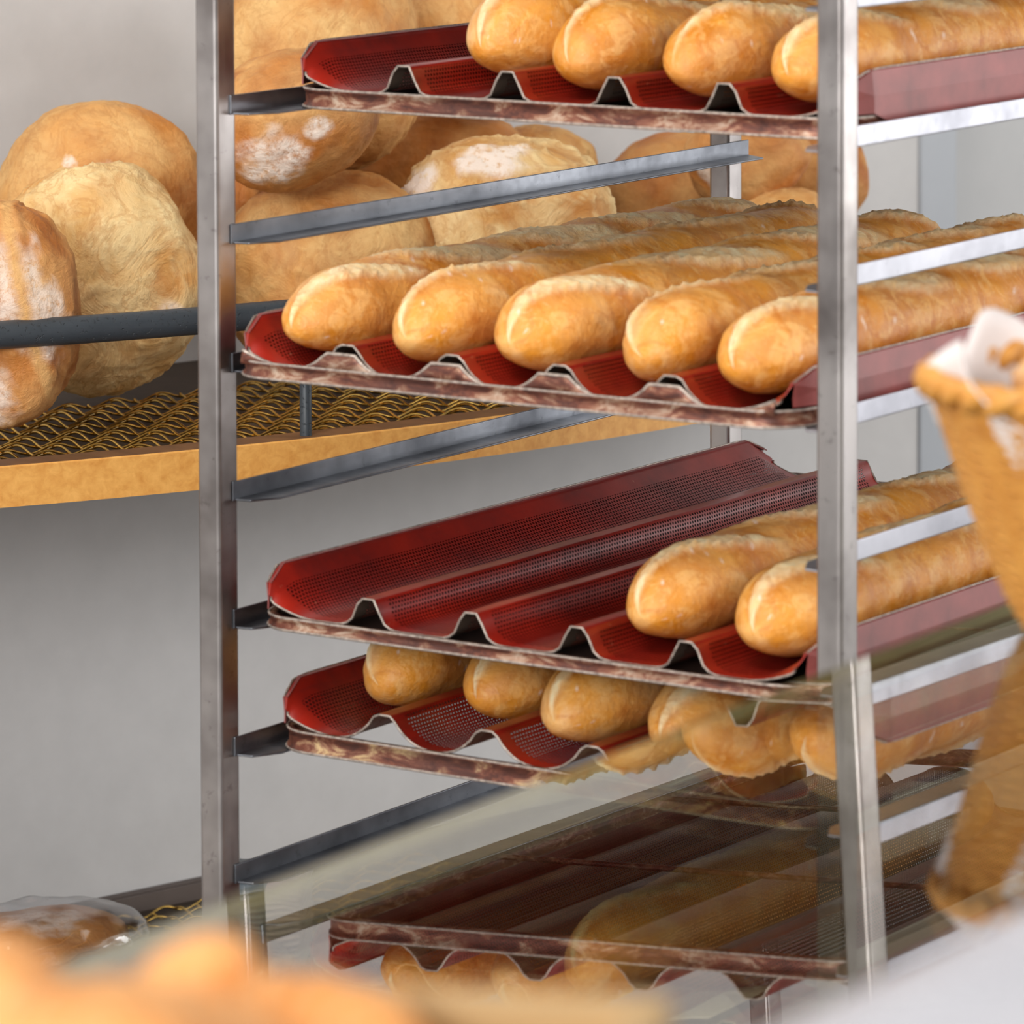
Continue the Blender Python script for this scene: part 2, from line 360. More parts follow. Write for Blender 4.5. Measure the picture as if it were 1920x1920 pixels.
# ------------------------------------------------------------------ baguette trays
TX0 = PW + .0108; TW = .40; TL = .60; PER = .0765; DEP = .0175
CH = [TW / 2 + (i - 2) * PER for i in range(5)]
WEXP = [2.8]
def wave(x, walltop=.026):
    """height of the sheet at x (0..TW) above its lowest line"""
    if x < CH[0]: t = (CH[0] - x) / (CH[0] - .004); return min(walltop, walltop * t ** 1.9)
    if x > CH[4]: t = (x - CH[4]) / (CH[0] - .004); return min(walltop, walltop * t ** 1.9)
    i = min(range(5), key=lambda q: abs(x - CH[q]))
    t = abs(x - CH[i]) / (PER / 2 - .0055)
    if t >= 1: return DEP
    s = t ** WEXP[0]
    return DEP * (s if t < .86 else s + (1 - s) * ((t - .86) / .14) * .5)
def make_tray(style, fh=.011, front=.010, dent=0, wexp=2.8):
    WEXP[0] = wexp
    root = empty('baguette_tray')
    zb = 0.0
    sz = fh - .001 if style != 'walled' else .0065
    # rounded band
    def outline(rc, ins, n=7):
        pts = []
        for cx, cy, a0 in ((TW - rc, rc, -pi / 2), (TW - rc, TL - rc, 0), (rc, TL - rc, pi / 2), (rc, rc, pi)):
            for j in range(n):
                a = a0 + pi / 2 * j / (n - 1)
                pts.append((cx + (rc - ins) * cos(a), cy + (rc - ins) * sin(a)))
        return pts
    mb = MB(); rc = .030
    # profile (inset, height): rolled lips top and bottom
    prof = [(.004, zb), (.0012, zb + .0002), (0, zb + .0014), (.0004, zb + .0026), (.0016, zb + .0032), (.0014, fh - .0022), (.0002, fh - .0014), (.0004, fh - .0003), (.0016, fh), (.006, fh - .0002), (.006, fh - .0012), (.003, fh - .0016), (.003, zb + .001)]
    rings = []
    for ins, z in prof:
        rings.append([(x, y, z) for x, y in outline(rc, ins)])
    rings.append(rings[0])
    mb.grid(rings, 0, True)
    for zz, ins in ((fh - .0002, .0008), (.0012, .0002)):
        eb = MB(); eb.tube([(x, y, zz) for x, y in outline(rc, ins, 9)], .00085, 5, True); eb.build('rolled_edge', M_EDGE, root, smooth=True)
    # two thin cross wires under the sheet
    for y in (TL * .33, TL * .66):
        mb.tube([(.003, y, .003), (TW - .003, y, .003)], .002, 6)
    mb.build('frame', M_BURNT if style == 'burnt' else M_FRAME, root, smooth=True)
    if style != 'burnt' and style != 'open':
        mb = MB(); ol = [(x, y, .0022) for x, y in outline(rc, .0035)]
        mb.add(ol + [(x, y, .0032) for x, y, z in ol], [tuple(range(len(ol)))[::-1], tuple(range(len(ol), 2 * len(ol)))])
        mb.build('pan_base', M_PAN, root)
    # sheet
    xs = [TW * i / 200 for i in range(201)]
    y0 = front; y1 = TL - .012; ny = 26
    ys = [y0 + (y1 - y0) * (j / ny) for j in range(ny + 1)]
    ys = sorted(set([y0, y0 + .004, y0 + .009, y0 + .015] + ys[1:]))
    vs = []; uv = []; pf = []
    arc = 0; prev = None
    arcs = []
    for x in xs:
        p = Vector((x, wave(x)))
        if prev is not None: arc += (p - prev).length
        arcs.append(arc); prev = p
    for y in ys:
        f = min(1, (y - y0) / .022); f2 = min(1, (y1 - y) / .022)
        wt = .012 + .015 * min(sqrt(f), sqrt(f2))
        for i, x in enumerate(xs):
            z = sz + wave(x, wt)
            xx = x
            if x < .012: xx = x + (1 - min(f, f2)) ** 2 * .010 * (1 - x / .012)
            if x > TW - .012: xx = x - (1 - min(f, f2)) ** 2 * .010 * (1 - (TW - x) / .012)
            z += .0006 * noise.noise(Vector((x * 30 + dent, y * 12, dent)))
            if dent: z += .003 * dent * max(0, 1 - abs(x - CH[0]) / .03) * max(0, 1 - (y - y0) / .08)
            vs.append((min(max(xx, .002), TW - .002), y, z)); uv.append((arcs[i], y))
            pf.append(1.0 if (.014 < y - y0 and y1 - y > .012 and wave(x) < DEP * .96) and x > .012 and x < TW - .012 else 0.0)
    n = len(xs); fs = [(j * n + i, j * n + i + 1, (j + 1) * n + i + 1, (j + 1) * n + i) for j in range(len(ys) - 1) for i in range(n - 1)]
    me = bpy.data.meshes.new('sheet'); me.from_pydata(vs, [], fs); me.materials.append(M_RED)
    ul = me.uv_layers.new(name='UVMap')
    for lp in me.loops: ul.data[lp.index].uv = uv[lp.vertex_index]
    a = me.attributes.new('perf', 'FLOAT', 'POINT'); a.data.foreach_set('value', pf)
    me.polygons.foreach_set('use_smooth', [True] * len(me.polygons))
    link('sheet', me, root)
    # folded side flanges
    for sgn in (0, 1):
        mb = MB(); X = (lambda q: q) if sgn == 0 else (lambda q: TW - q)
        rows = []
        for y in [y0 + .004 + (y1 - y0 - .008) * j / 30 for j in range(31)]:
            f = min(1, (y - y0) / .022, (y1 - y) / .022); wt = sz + .012 + .015 * sqrt(max(0, f))
            ix = (1 - f) ** 2 * .010 * .7
            rows.append([(X(.0042 + ix), y, wt), (X(.0022 + ix), y, wt + .0006), (X(.0008 + ix), y, wt - .0002), (X(-.0008 + ix * 1.6), y, wt * .45 + fh * .55), (X(-.0010 + ix * 1.6), y, fh * .6 if min(y - y0, y1 - y) > .024 else fh + .0015)])
        mb.grid(rows); link('side_flange', mb.mesh('side_flange', M_SIDE, False), root, 0, None, .0009)
        mb = MB(); mb.tube([(X(.0018 + (1 - min(1, (y - y0) / .022, (y1 - y) / .022)) ** 2 * .007), y, sz + .0130 + .015 * sqrt(max(0, min(1, (y - y0) / .022, (y1 - y) / .022)))) for y in [y0 + .004 + (y1 - y0 - .008) * j / 40 for j in range(41)]], .0007, 5)
        mb.build('flange_edge', M_EDGE, root, smooth=True)
    # pale bare metal line along the cut ends
    for yy in (y0, y1):
        mb = MB(); mb.tube([(min(max(x, .012), TW - .012), yy, sz + wave(x, .012)) for x in xs[3:-3:2]], .00075, 5)
        mb.build('cut_edge', M_EDGE, root, smooth=True)
    if style == 'walled':
        mb = MB(); rows = []; top = []
        for i, x in enumerate(xs[6:-6]):
            wv = min(wave(x, .012), DEP * .62)
            zt = sz + wv + .002
            top.append((x, front - .0065, zt))
            rows.append([(x, .0028, fh - .002), (x, .0035, fh * .5 + zt * .5), (x, front - .0065, zt)])
        mb.grid(list(map(list, zip(*rows)))); link('front_wall', mb.mesh('front_wall', M_FRAME, True), root, 0, None, .0009)
        mb = MB(); mb.tube(top[::2], .0011, 6); mb.build('wall_lip', M_EDGE, root, smooth=True)
    return root
def put_tray(root, k, yoff, label, dz=0, rz=0, dx=0):
    root.location = (TX0 + dx, yoff, lev(k) - .0106 + dz); root.rotation_euler = (0, 0, rz)
    tag(root, label, 'tray', 'red baguette trays on the rack')
    return root

# ------------------------------------------------------------------ baguettes
def attr_color(me, cols):
    a = me.color_attributes.new('crust', 'FLOAT_COLOR', 'POINT')
    a.data.foreach_set('color', [c for q in cols for c in (*q, 1)])
def make_baguette(seed, Ln, R=.031, hump=0, nslash=5, endl=.06, rz=.9, first=.045):
    rnd = random.Random(seed); nu, nv = 190, 64
    vs = []; cols = []
    slashes = []
    for i in range(nslash):
        y = -Ln / 2 + first + (Ln - first - .05) * (i / max(1, nslash - 1))
        slashes.append((y + rnd.uniform(-.006, .006), rnd.uniform(-.004, .004), radians(rnd.uniform(13, 21)), (Ln / nslash) * rnd.uniform(.62, .78), rnd.uniform(.006, .009) if i == 0 else rnd.uniform(.010, .0155)))
    bendx = rnd.uniform(-.004, .004); so = Vector((seed * 3.1, seed * 1.7, 0))
    for i in range(nu + 1):
        t = i / nu; u = .55 * (2 * t - 1) + .45 * (-cos(pi * t))
        y = u * Ln / 2; d = Ln / 2 - abs(y)
        q = min(1, d / endl); r = R * (1 - (1 - q) ** 2.3) ** .55
        s = (y + Ln / 2) / Ln
        r *= 1 + .05 * noise.noise(Vector((y * 22, seed, 0)))
        if hump: r *= 1 - hump * min(1, max(0, (s - .22) / .3))
        r = max(r, .0004)
        for j in range(nv):
            ph = 2 * pi * j / nv; cx, cz = cos(ph), sin(ph)
            arc = (ph - pi / 2); arc = (arc + pi) % (2 * pi) - pi
            ax = -arc * R
            pale = 0; brown = 0; disp = 0
            for (sy, sx, sa, la, lb) in slashes:
                dy, dx = y - sy, ax - sx
                a = (dy * cos(sa) + dx * sin(sa)) / la; b = (-dy * sin(sa) + dx * cos(sa)) / lb
                e = 1 - a * a
                if e <= 0 or abs(b) > 2.5: continue
                wv = noise.noise(Vector((y * 130, arc * 3, seed))) * .22
                bb = b + wv; m = e - bb * bb
                if m > 0:
                    mm = min(1, m * 2.2); pale = max(pale, mm * (.55 + .9 * abs(noise.noise(Vector((y * 60, ax * 90, seed))))))
                    disp += .0022 * sqrt(mm) + .0016 * mm * noise.noise(Vector((y * 240, ax * 320, seed)))
                ear = exp(-((bb - sqrt(e) * .95) / .22) ** 2) * e * min(1, (Ln / 2 - abs(y)) / .03)
                disp += .0034 * ear * (1 + .5 * noise.noise(Vector((y * 300, seed, 3)))); pale = max(pale, .75 * ear)
                if bb > sqrt(e) * .95: brown = max(brown, e * max(0, 1 - (bb - sqrt(e)) / 1.3))
                if -1.6 < bb < -sqrt(e): brown = max(brown, .6 * e)
            p = Vector((cx, y * 25, cz)) + so
            disp += .0011 * noise.noise(p * 1.6) + .0005 * noise.noise(p * 5)
            k = max(.15, min(1, r / R))
            rr = r + disp * k
            zz = cz * rz if cz > 0 else cz * .80
            vs.append((cx * rr + bendx * (1 - (2 * y / Ln) ** 2), y, R * .80 + rr * zz - (R * .80 * .25) * (1 - k)))
            under = max(0, -cz) * .5
            cols.append((min(1, pale), min(1, brown * .75 + under * .2), 0.0 if rnd.random() > .002 else .7))
    fs = []
    for i in range(nu):
        for j in range(nv):
            fs.append((i * nv + j, i * nv + (j + 1) % nv, (i + 1) * nv + (j + 1) % nv, (i + 1) * nv + j))
    fs += [tuple(range(nv))[::-1], tuple(range(nu * nv, (nu + 1) * nv))]
    me = bpy.data.meshes.new('baguette'); me.from_pydata(vs, [], fs); me.materials.append(M_BAG)
    attr_color(me, cols); me.polygons.foreach_set('use_smooth', [True] * len(me.polygons))
    return me
BAG = [make_baguette(11, .52), make_baguette(23, .50, .0325, 0, 4, .065), make_baguette(37, .53, .031, 0, 5, .07, .92, .03), make_baguette(41, .51, .030, 0, 5, .05, .95, .06), make_baguette(59, .49, .033, 0, 4, .06)]
BLEN = [.52, .50, .53, .51, .49]
SHORT = [make_baguette(71, .185, .036, 0, 1, .07, 1.08, .06), make_baguette(83, .30, .031, .25, 2, .055, 1.0, .07), make_baguette(97, .29, .0315, .2, 2, .075, 1.0, .10)]
SLEN = [.185, .30]
ORD = ['leftmost', 'second from the left', 'middle', 'fourth from the left', 'rightmost']
def put_bag(tray, ch, me, ln, yfront, label, group, rz=0, dz=0, tilt=0, roll=0, dx=0, name='baguette'):
    o = bpy.data.objects.new(name, me); COL.objects.link(o)
    sz = tray['_sz']
    o.location = (tray.location.x + CH[ch] + dx, tray.location.y + yfront + ln / 2, tray.location.z + sz + dz + .0035)
    o.rotation_euler = (tilt, roll, rz)
    o.location.x -= .025 * sin(roll); o.location.z += .025 * (1 - cos(roll))
    tag(o, label, 'bread', group)
    return o

t1 = put_tray(make_tray('plain', .0125, .007, 0, 8), 1, .052, 'red baguette tray on the top runners in view, first channel empty, rolls in the others'); t1['_sz'] = .0115
t3 = put_tray(make_tray('walled', .0105, .011), 3, -.010, 'red baguette tray with a wavy brown front lip, all five channels full, third runners down')
t3['_sz'] = .0065; t3.rotation_euler = (0, 0, radians(0))
t5 = put_tray(make_tray('plain', .0085, .008, .2, 6.5), 5, .016, 'red baguette tray with three bare perforated channels and bread only at its right', rz=radians(-.7), dx=-.002); t5['_sz'] = .0075
t6 = put_tray(make_tray('burnt', .0135, .006, 0, 2.5), 6, .034, 'red baguette tray with a burnt blotchy front band, just under the half-empty tray', rz=radians(-.7), dx=-.002); t6['_sz'] = .0125
t8 = put_tray(make_tray('plain', .0125, .008), 8, .055, 'lowest red baguette tray, seen through the glass counter top'); t8['_sz'] = .0115
t0 = put_tray(make_tray('open', .0125, .008), -1, .045, 'red baguette tray above the picture, seen only mirrored in the glass top'); t0['_sz'] = .0115

G1 = 'breads on the top tray'; G3 = 'baguettes on the full tray'; G5 = 'baguettes on the half-empty tray'
G6 = 'baguettes under the half-empty tray'; G8 = 'baguettes behind the glass'; G0 = 'baguettes mirrored in the glass'
put_bag(t1, 1, SHORT[0], .185, .035, 'short high golden roll at the left end of the top tray breads', G1, dz=.002)
put_bag(t1, 1, SHORT[1], .30, .255, 'small baguette lying behind the short high roll on the top tray', G1, dz=-.001)
put_bag(t1, 2, SHORT[1], .30, .02, 'golden baguette, second front end from the left on the top tray', G1, rz=radians(-1))
put_bag(t1, 3, SHORT[2], .29, .016, 'baguette with a curled pale seam on its front end, third on the top tray', G1, roll=radians(25), dz=-.001)
put_bag(t1, 2, SHORT[1], .24, .335, 'baguette in the back half of the third channel of the top tray', G1, roll=radians(-10))
put_bag(t1, 3, SHORT[1], .24, .335, 'baguette in the back half of the fourth channel of the top tray', G1, roll=radians(12))
put_bag(t1, 4, BAG[0], .52, .015, 'long baguette at the right edge of the top tray, passing behind the post', G1)
labs3 = ['slender pointed baguette at the left edge of the full middle tray', 'blunt baguette second from the left on the full middle tray', 'middle baguette of the five on the full tray, tip over the red sheet',
         'paler baguette fourth from the left on the full tray, small nub at its tip', 'rightmost baguette on the full middle tray, running behind the rack post']
for i, (m, yf, rz) in enumerate(((2, .016, -1.2), (1, .014, .5), (4, .022, -1), (3, .030, 1), (0, .018, 0))):
    put_bag(t3, i, BAG[m], BLEN[m], yf, labs3[i], G3, rz=radians(rz), roll=radians((12, -18, 6, -24, 3)[i]))
put_bag(t5, 3, BAG[1], .50, .022, 'floury split baguette beside three bare channels, left of the rightmost one', G5, roll=radians(-8), rz=radians(-1.2))
put_bag(t5, 4, BAG[4], .49, .016, 'rightmost baguette on the half-empty tray, passing behind the post', G5)
labs6 = ['leftmost baguette under the half-empty tray, above bare wall', 'baguette second from the left just under the half-empty tray', 'bright middle baguette under the half-empty tray, pale seam on its tip',
         'fourth baguette under the half-empty tray, its tip dipping behind the glass edge', 'last baguette right on the burnt-front tray, veiled by the glass']
for i, (m, yf) in enumerate(((3, .055), (0, .060), (1, .020), (2, .035), (4, .03))):
    put_bag(t6, i, BAG[m], min(BLEN[m], .5), yf, labs6[i], G6, roll=radians((-22, 10, -6, 20, 3)[i]))
labs8 = ['', '', 'large floury baguette behind the glass near the bottom centre', 'baguette right of the large floury one, behind the glass', 'rightmost baguette on the lowest tray, behind the glass and post']
put_bag(t8, 2, BAG[1], BLEN[1], .02, labs8[2], G8, roll=radians(-18))
ps = MB(); ps.grid([[(x, y, .0035 + .004 * sin(x * 60) + .10 * max(0, y - .03) * .2) for x in [-.022 + .044 * q / 8 for q in range(9)]] for y in [.0 + .075 * q / 10 for q in range(11)]])
o = link('paper_sheet', ps.mesh('paper_sheet', M_PAPER, True), None, 0, (t8.location.x + CH[3] - .012, t8.location.y + .03, t8.location.z + t8['_sz'] + .002), .0004)
tag(o, 'white paper sheet on the lowest tray right of the baguette, behind the glass', 'paper')
labs0 = ['%s of the baguettes on the tray seen only as a reflection' % q for q in ORD]
for i, (m, yf) in enumerate(((2, .02), (1, .03))):
    put_bag(t0, i, BAG[m], BLEN[m], yf, labs0[i], G0)
for t in (t1, t3, t5, t6, t8, t0): del t['_sz']

# ------------------------------------------------------------------ wall, shelf
WD = Vector((.295451, .955358, 0)); WN = Vector((.955358, -.295451, 0)); W0 = Vector((-.618152, .413018, 0))
WM = Matrix(((WD.x, WN.x, 0, W0.x), (WD.y, WN.y, 0, W0.y), (0, 0, 1, 0), (0, 0, 0, 1)))  # (w, v, z) -> world
def wbox(mb, w0, w1, v0, v1, z0, z1, mi=0): mb.box((w0, v0, z0), (w1, v1, z1), WM, mi)
CEIL = 1.25
mb = MB(); wbox(mb, -3.2, 1.066, -.12, 0, FLOOR, CEIL); tag(mb.build('wall_left', M_WALL), kind='structure')
mb = MB(); wbox(mb, 2.05, 4.0, -.12, 0, FLOOR, CEIL); tag(mb.build('wall_back', M_WALL), kind='structure')
mb = MB(); wbox(mb, 1.066, 1.113, -.10, .003, FLOOR, CEIL); wbox(mb, 2.0, 2.05, -.10, .012, FLOOR, CEIL); tag(mb.build('trim_1', M_TRIM, bevel=.003), kind='structure')
mb = MB(); wbox(mb, 1.115, 2.0, -.08, -.03, FLOOR, CEIL); tag(mb.build('door_1', M_DOOR), kind='structure')
mb = MB(); mb.box((-3.5, -5, FLOOR - .05), (5, 5.5, FLOOR)); tag(mb.build('floor', M_FLOOR), kind='structure')
mb = MB(); mb.box((-3.5, -5, CEIL), (5, 5.5, CEIL + .05)); tag(mb.build('ceiling', M_CEIL), kind='structure')

ZB, ZT = -.5639, -.5354
def edge_v(w):
    if w < .62: return .417 - .34 * (w - .27) ** 2
    t = min(1, (w - .62) / .26); return (.417 - .34 * .35 ** 2) * sqrt(max(0, 1 - t * t)) - .0
def wp(w, v, z): return WM @ Vector((w, v, z))
shelf = empty('bread_shelf', tuple(wp(.3, 0, ZB)))
tag(shelf, 'bow-fronted wooden wall shelf with brass wire mesh and a black guard rail, holding round loaves', 'shelf')
SO = Vector(shelf.location)
def sbuild(mb, name, mat, par=None, **kw):
    mb.v = [tuple(Vector(p) - SO) for p in mb.v]; return mb.build(name, mat, par or shelf, **kw)
ws = [-.72 + 1.6 * i / 100 for i in range(101)]
mb = MB()
rows_t = [[wp(w, v_, ZT) for w in ws] for v_ in (0,)] + [[wp(w, max(.0, edge_v(w) - .030), ZT) for w in ws]]
# board: top inner, then wooden lipping
n = len(ws)
top0 = [wp(w, 0.001, ZT - .0085) for w in ws]; top1 = [wp(w, max(.001, edge_v(w) - .028), ZT - .0085) for w in ws]
bot0 = [wp(w, 0.001, ZB + .002) for w in ws]; bot1 = [wp(w, max(.001, edge_v(w) - .028), ZB + .002) for w in ws]
mb.grid([bot0, top0, top1, bot1, bot0]); sbuild(mb, 'board', M_DARK)
mb = MB()
mb.grid([[wp(w, max(.001, edge_v(w) - .028), ZB) for w in ws], [wp(w, max(.001, edge_v(w) - .028), ZT) for w in ws], [wp(w, max(.002, edge_v(w) - .001), ZT) for w in ws]], 1)
mb.grid([[wp(w, max(.002, edge_v(w) - .001), ZT) for w in ws], [wp(w, max(.003, edge_v(w)), ZT - .001) for w in ws], [wp(w, max(.003, edge_v(w)), ZB) for w in ws], [wp(w, max(.001, edge_v(w) - .028), ZB) for w in ws]], 0)
sbuild(mb, 'lipping', [M_WOOD, M_WOODTOP])
# woven crimped wires
mb = MB(); PI_ = .0205; zr = ZT - .0035; rw = .00105
def wire(p0, p1, phase, seg):
    Ln = (p1 - p0).length; k = max(4, int(Ln / PI_ * 7)); dirv = (p1 - p0) / Ln
    return [p0 + dirv * (Ln * i / k) + Vector((0, 0, 0.0024 * sin(pi * (Ln * i / k + seg) / PI_ + phase))) for i in range(k + 1)]
wa, wb_ = -.30, .62
v = .16; i = 0
while v < .40:
    lo = [w for w in [wa + q * .005 for q in range(int((wb_ - wa) / .005))] if edge_v(w) - .031 > v]
    if lo: mb.tube(wire(wp(lo[0], v, zr), wp(lo[-1], v, zr), pi * (i % 2), lo[0]), rw, 5)
    v += PI_; i += 1
w = wa; i = 0
while w < wb_:
    mb.tube(wire(wp(w, .16, zr), wp(w, edge_v(w) - .031, zr), pi * ((i + 1) % 2) + 0, 0), rw, 5); w += PI_; i += 1
sbuild(mb, 'wire_mesh', M_BRASS, smooth=True)
ZR = ZT + .088
mb = MB(); mb.tube([wp(w, edge_v(w) - .012, ZR) for w in ws[6:-12]], .0098, 16)
rail = sbuild(mb, 'guard_rail', M_BLACK, smooth=True)
for w in (-.46, .098, .52):
    mb = MB(); mb.tube([wp(w, edge_v(w) - .012, ZT - .001), wp(w, edge_v(w) - .012, ZR)], .0044, 10); sbuild(mb, 'rail_post', M_BLACK, smooth=True)

# lower shelf
low = empty('lower_shelf', tuple(wp(.2, 0, -.99)))
tag(low, 'lower wall shelf with a dark brown back strip and wire mesh under wrapped breads', 'shelf')
SO = Vector(low.location)
def lbuild(mb, name, mat, **kw):
    mb.v = [tuple(Vector(p) - SO) for p in mb.v]; return mb.build(name, mat, low, **kw)
mb = MB(); wbox(mb, -.9, .75, .001, .36, -.995, -.975); lbuild(mb, 'board', M_DARK, bevel=.001)
mb = MB(); wbox(mb, -.9, .75, .001, .014, -.975, -.9615); wbox(mb, -.9, .75, .001, .010, -.9615, -.9605); lbuild(mb, 'back_strip', M_STRIP, bevel=.001)
mb = MB(); wbox(mb, -.9, .75, .360, .385, -1.0, -.970); lbuild(mb, 'lipping', M_WOOD, bevel=.001)
mb = MB(); v = .03; i = 0
while v < .34:
    mb.tube([wp(-.2 + q * .004, v, -.9725 + .0029 * sin(pi * q * .004 / PI_ + pi * (i % 2))) for q in range(170)], rw, 5); v += PI_; i += 1
w = -.2; i = 0
while w < .48:
    mb.tube(wire(wp(w, .03, -.9725), wp(w, .34, -.9725), pi * ((i + 1) % 2), 0), rw, 5); w += PI_; i += 1
lbuild(mb, 'wire_mesh', M_BRASS, smooth=True)

# ------------------------------------------------------------------ round loaves
def make_loaf(seed, rx, ry, rz, flour=None, famt=1, crack=.5, pw=2.3, slash=None, lump=.07):
    nu, nv = 84, 120; vs = []; cols = []
    so = Vector((seed * 7.3, -seed * 3.1, seed * 1.9))
    for i in range(nu + 1):
        th = pi * i / nu
        for j in range(nv):
            ph = 2 * pi * j / nv
            d = Vector((sin(th) * cos(ph), sin(th) * sin(ph), cos(th)))
            k = (abs(d.x) ** pw + abs(d.y) ** pw + abs(d.z) ** pw) ** (-1 / pw)
            q = d * k
            nlow = noise.noise(d * 1.3 + so); nmid = noise.noise(d * 3.1 + so)
            wr = noise.noise(d * 2.2 + so * 2) * 1.4
            ridge = 1 - abs(noise.noise(d * 2.6 + so + Vector((wr, -wr, wr * .5))))
            ridge = max(0, (ridge - .86) / .14)
            fine = noise.noise(d * 11 + so)
            f = 1 + lump * nlow + lump * .5 * nmid + .012 * fine + .006 * noise.noise(d * 24 + so) + crack * .016 * ridge * (1 + fine)
            pale = min(1, max(0, .35 + 1.1 * noise.noise(d * 1.9 + so * .5 + Vector((wr * .4, 0, 0)))) * .8)
            pale = min(1, pale + crack * .35 * ridge)
            brown = min(1, max(0, -.05 + .9 * noise.noise(d * 2.4 - so)) + crack * .5 * max(0, .4 - abs(ridge - .35)) * 2)
            fl = 0
            if flour:
                for (fx, fy, fz, fr) in flour:
                    c = (d - Vector((fx, fy, fz)).normalized()).length
                    fl = max(fl, min(1, max(0, min(1, (fr - c) / fr * 2.2 + .15) + .9 * noise.noise(d * 5 + so) + .35 * fine)) * famt if c < fr * 1.3 else 0)
            if slash:
                for (a0, off, wd_) in slash:
                    bb = (d.x * cos(a0) + d.z * sin(a0) - off) / wd_ + .3 * noise.noise(d * 9 + so)
                    if d.y < .55 and abs(bb) < 2.2:
                        m = max(0, 1 - bb * bb); f += .012 * m + .022 * exp(-((bb - 1) / .3) ** 2); pale = max(pale, m); brown = max(brown, .8 * exp(-((bb - 1.35) / .35) ** 2)); fl *= (1 - m)
            vs.append((q.x * rx * f, q.y * ry * f, q.z * rz * f)); cols.append((pale, brown, fl))
    fs = [(i * nv + j, (i + 1) * nv + j, (i + 1) * nv + (j + 1) % nv, i * nv + (j + 1) % nv) for i in range(nu) for j in range(nv)]
    return vs, fs, cols
def loaf(px, py, dist, rx, rz, mat, label, seed, ry=None, rot=0, **kw):
    s = dist / FPX
    vs, fs, cols = make_loaf(seed, rx * s, (ry or rx) * s, rz * s, **kw)
    if rot:
        M = Matrix.Rotation(radians(rot), 3, 'Y'); vs = [tuple(M @ Vector(p)) for p in vs]
    me = bpy.data.meshes.new('round_loaf'); me.from_pydata(vs, [], fs); me.materials.append(mat); attr_color(me, cols)
    me.polygons.foreach_set('use_smooth', [True] * len(me.polygons))
    o = bpy.data.objects.new('round_loaf', me); COL.objects.link(o)
    o.location = at(px, py, dist); o.rotation_euler = (0, 0, YAW)
    tag(o, label, 'bread', 'round loaves on the wall shelf')
    return o
loaf(190, 405, 3.42, 205, 218, M_LOAF, 'large smooth brown loaf standing at the back left against the wall', 1, ry=150, rot=8, flour=[(.1, -1, .5, .10), (-.35, -1, .6, .06), (-.5, -1, .2, .05)], famt=.8, crack=.15, pw=2.1, lump=.05)
loaf(178, 522, 3.29, 196, 214, M_LOAFP, 'pale creased round loaf beside the left rack post, behind the black rail', 2, ry=140, crack=1, flour=[(.9, -1, -.7, .16)], famt=.7, rot=-18)
loaf(-12, 592, 3.145, 160, 214, M_LOAFD, 'dark flour-dusted loaf at the left edge, low behind the black rail', 3, ry=105, crack=.6, flour=[(.3, -1, .35, .5), (.7, -.8, 0, .4), (0, -1, -.9, .35)], famt=.75, slash=[(.3, .45, .10)], rot=0)
loaf(608, 125, 3.50, 192, 205, M_LOAF, 'big golden loaf high behind the left post, top cut by the photo edge', 4, ry=150, crack=.8, lump=.06)
loaf(548, 225, 3.36, 158, 132, M_LOAFD, 'orange-brown loaf with a white flour smear, just under the top tray', 5, ry=140, crack=.25, flour=[(-.35, -1, -.45, .45), (.35, -1, -.2, .17)], famt=.95, rot=-22, pw=2.1)
loaf(905, 70, 3.62, 150, 145, M_LOAF, 'brown loaf high behind the short roll on the top tray', 6, ry=120, crack=.8)
loaf(812, 330, 3.66, 200, 128, M_LOAFD, 'shadowed brown loaf wedged behind the others under the top tray', 7, ry=110, crack=.3)
loaf(618, 510, 3.42, 205, 186, M_LOAF, 'wide tan loaf behind the upper empty runner, left of the cracked loaf', 8, ry=135, crack=.7, rot=-6)
loaf(945, 440, 3.47, 212, 184, M_LOAFP, 'deeply cracked round loaf with a white floury cap, behind the empty runner', 9, ry=140, crack=1.6, flour=[(-.1, -.7, 1.05, .32), (-.95, -.6, .55, .3)], famt=1.2, lump=.05)
loaf(1010, 330, 3.70, 112, 96, M_LOAF, 'small tan loaf peeking over the right shoulder of the cracked loaf', 10, ry=90, crack=.8)
loaf(1275, 385, 3.78, 148, 136, M_LOAFD, 'reddish brown loaf left of the rear rack post', 12, ry=120, crack=.3, lump=.05)
loaf(1400, 290, 3.70, 118, 96, M_LOAFD, 'orange-brown loaf with a floury edge right behind the rear post', 13, ry=105, crack=.25, flour=[(-.6, -1, .1, .35)], famt=.9, rot=-24)
loaf(1540, 330, 3.86, 88, 96, M_LOAFD, 'dark brown loaf in shadow at the right end of the shelf', 14, ry=80, crack=.3)
loaf(1475, 462, 3.68, 118, 110, M_LOAF, 'tan loaf above the tray breads between rear post and right post', 15, ry=105, crack=.8)
loaf(445, 395, 3.50, 62, 105, M_LOAFD, 'narrow shadowed loaf in the gap right of the left post', 16, ry=80, crack=.4)

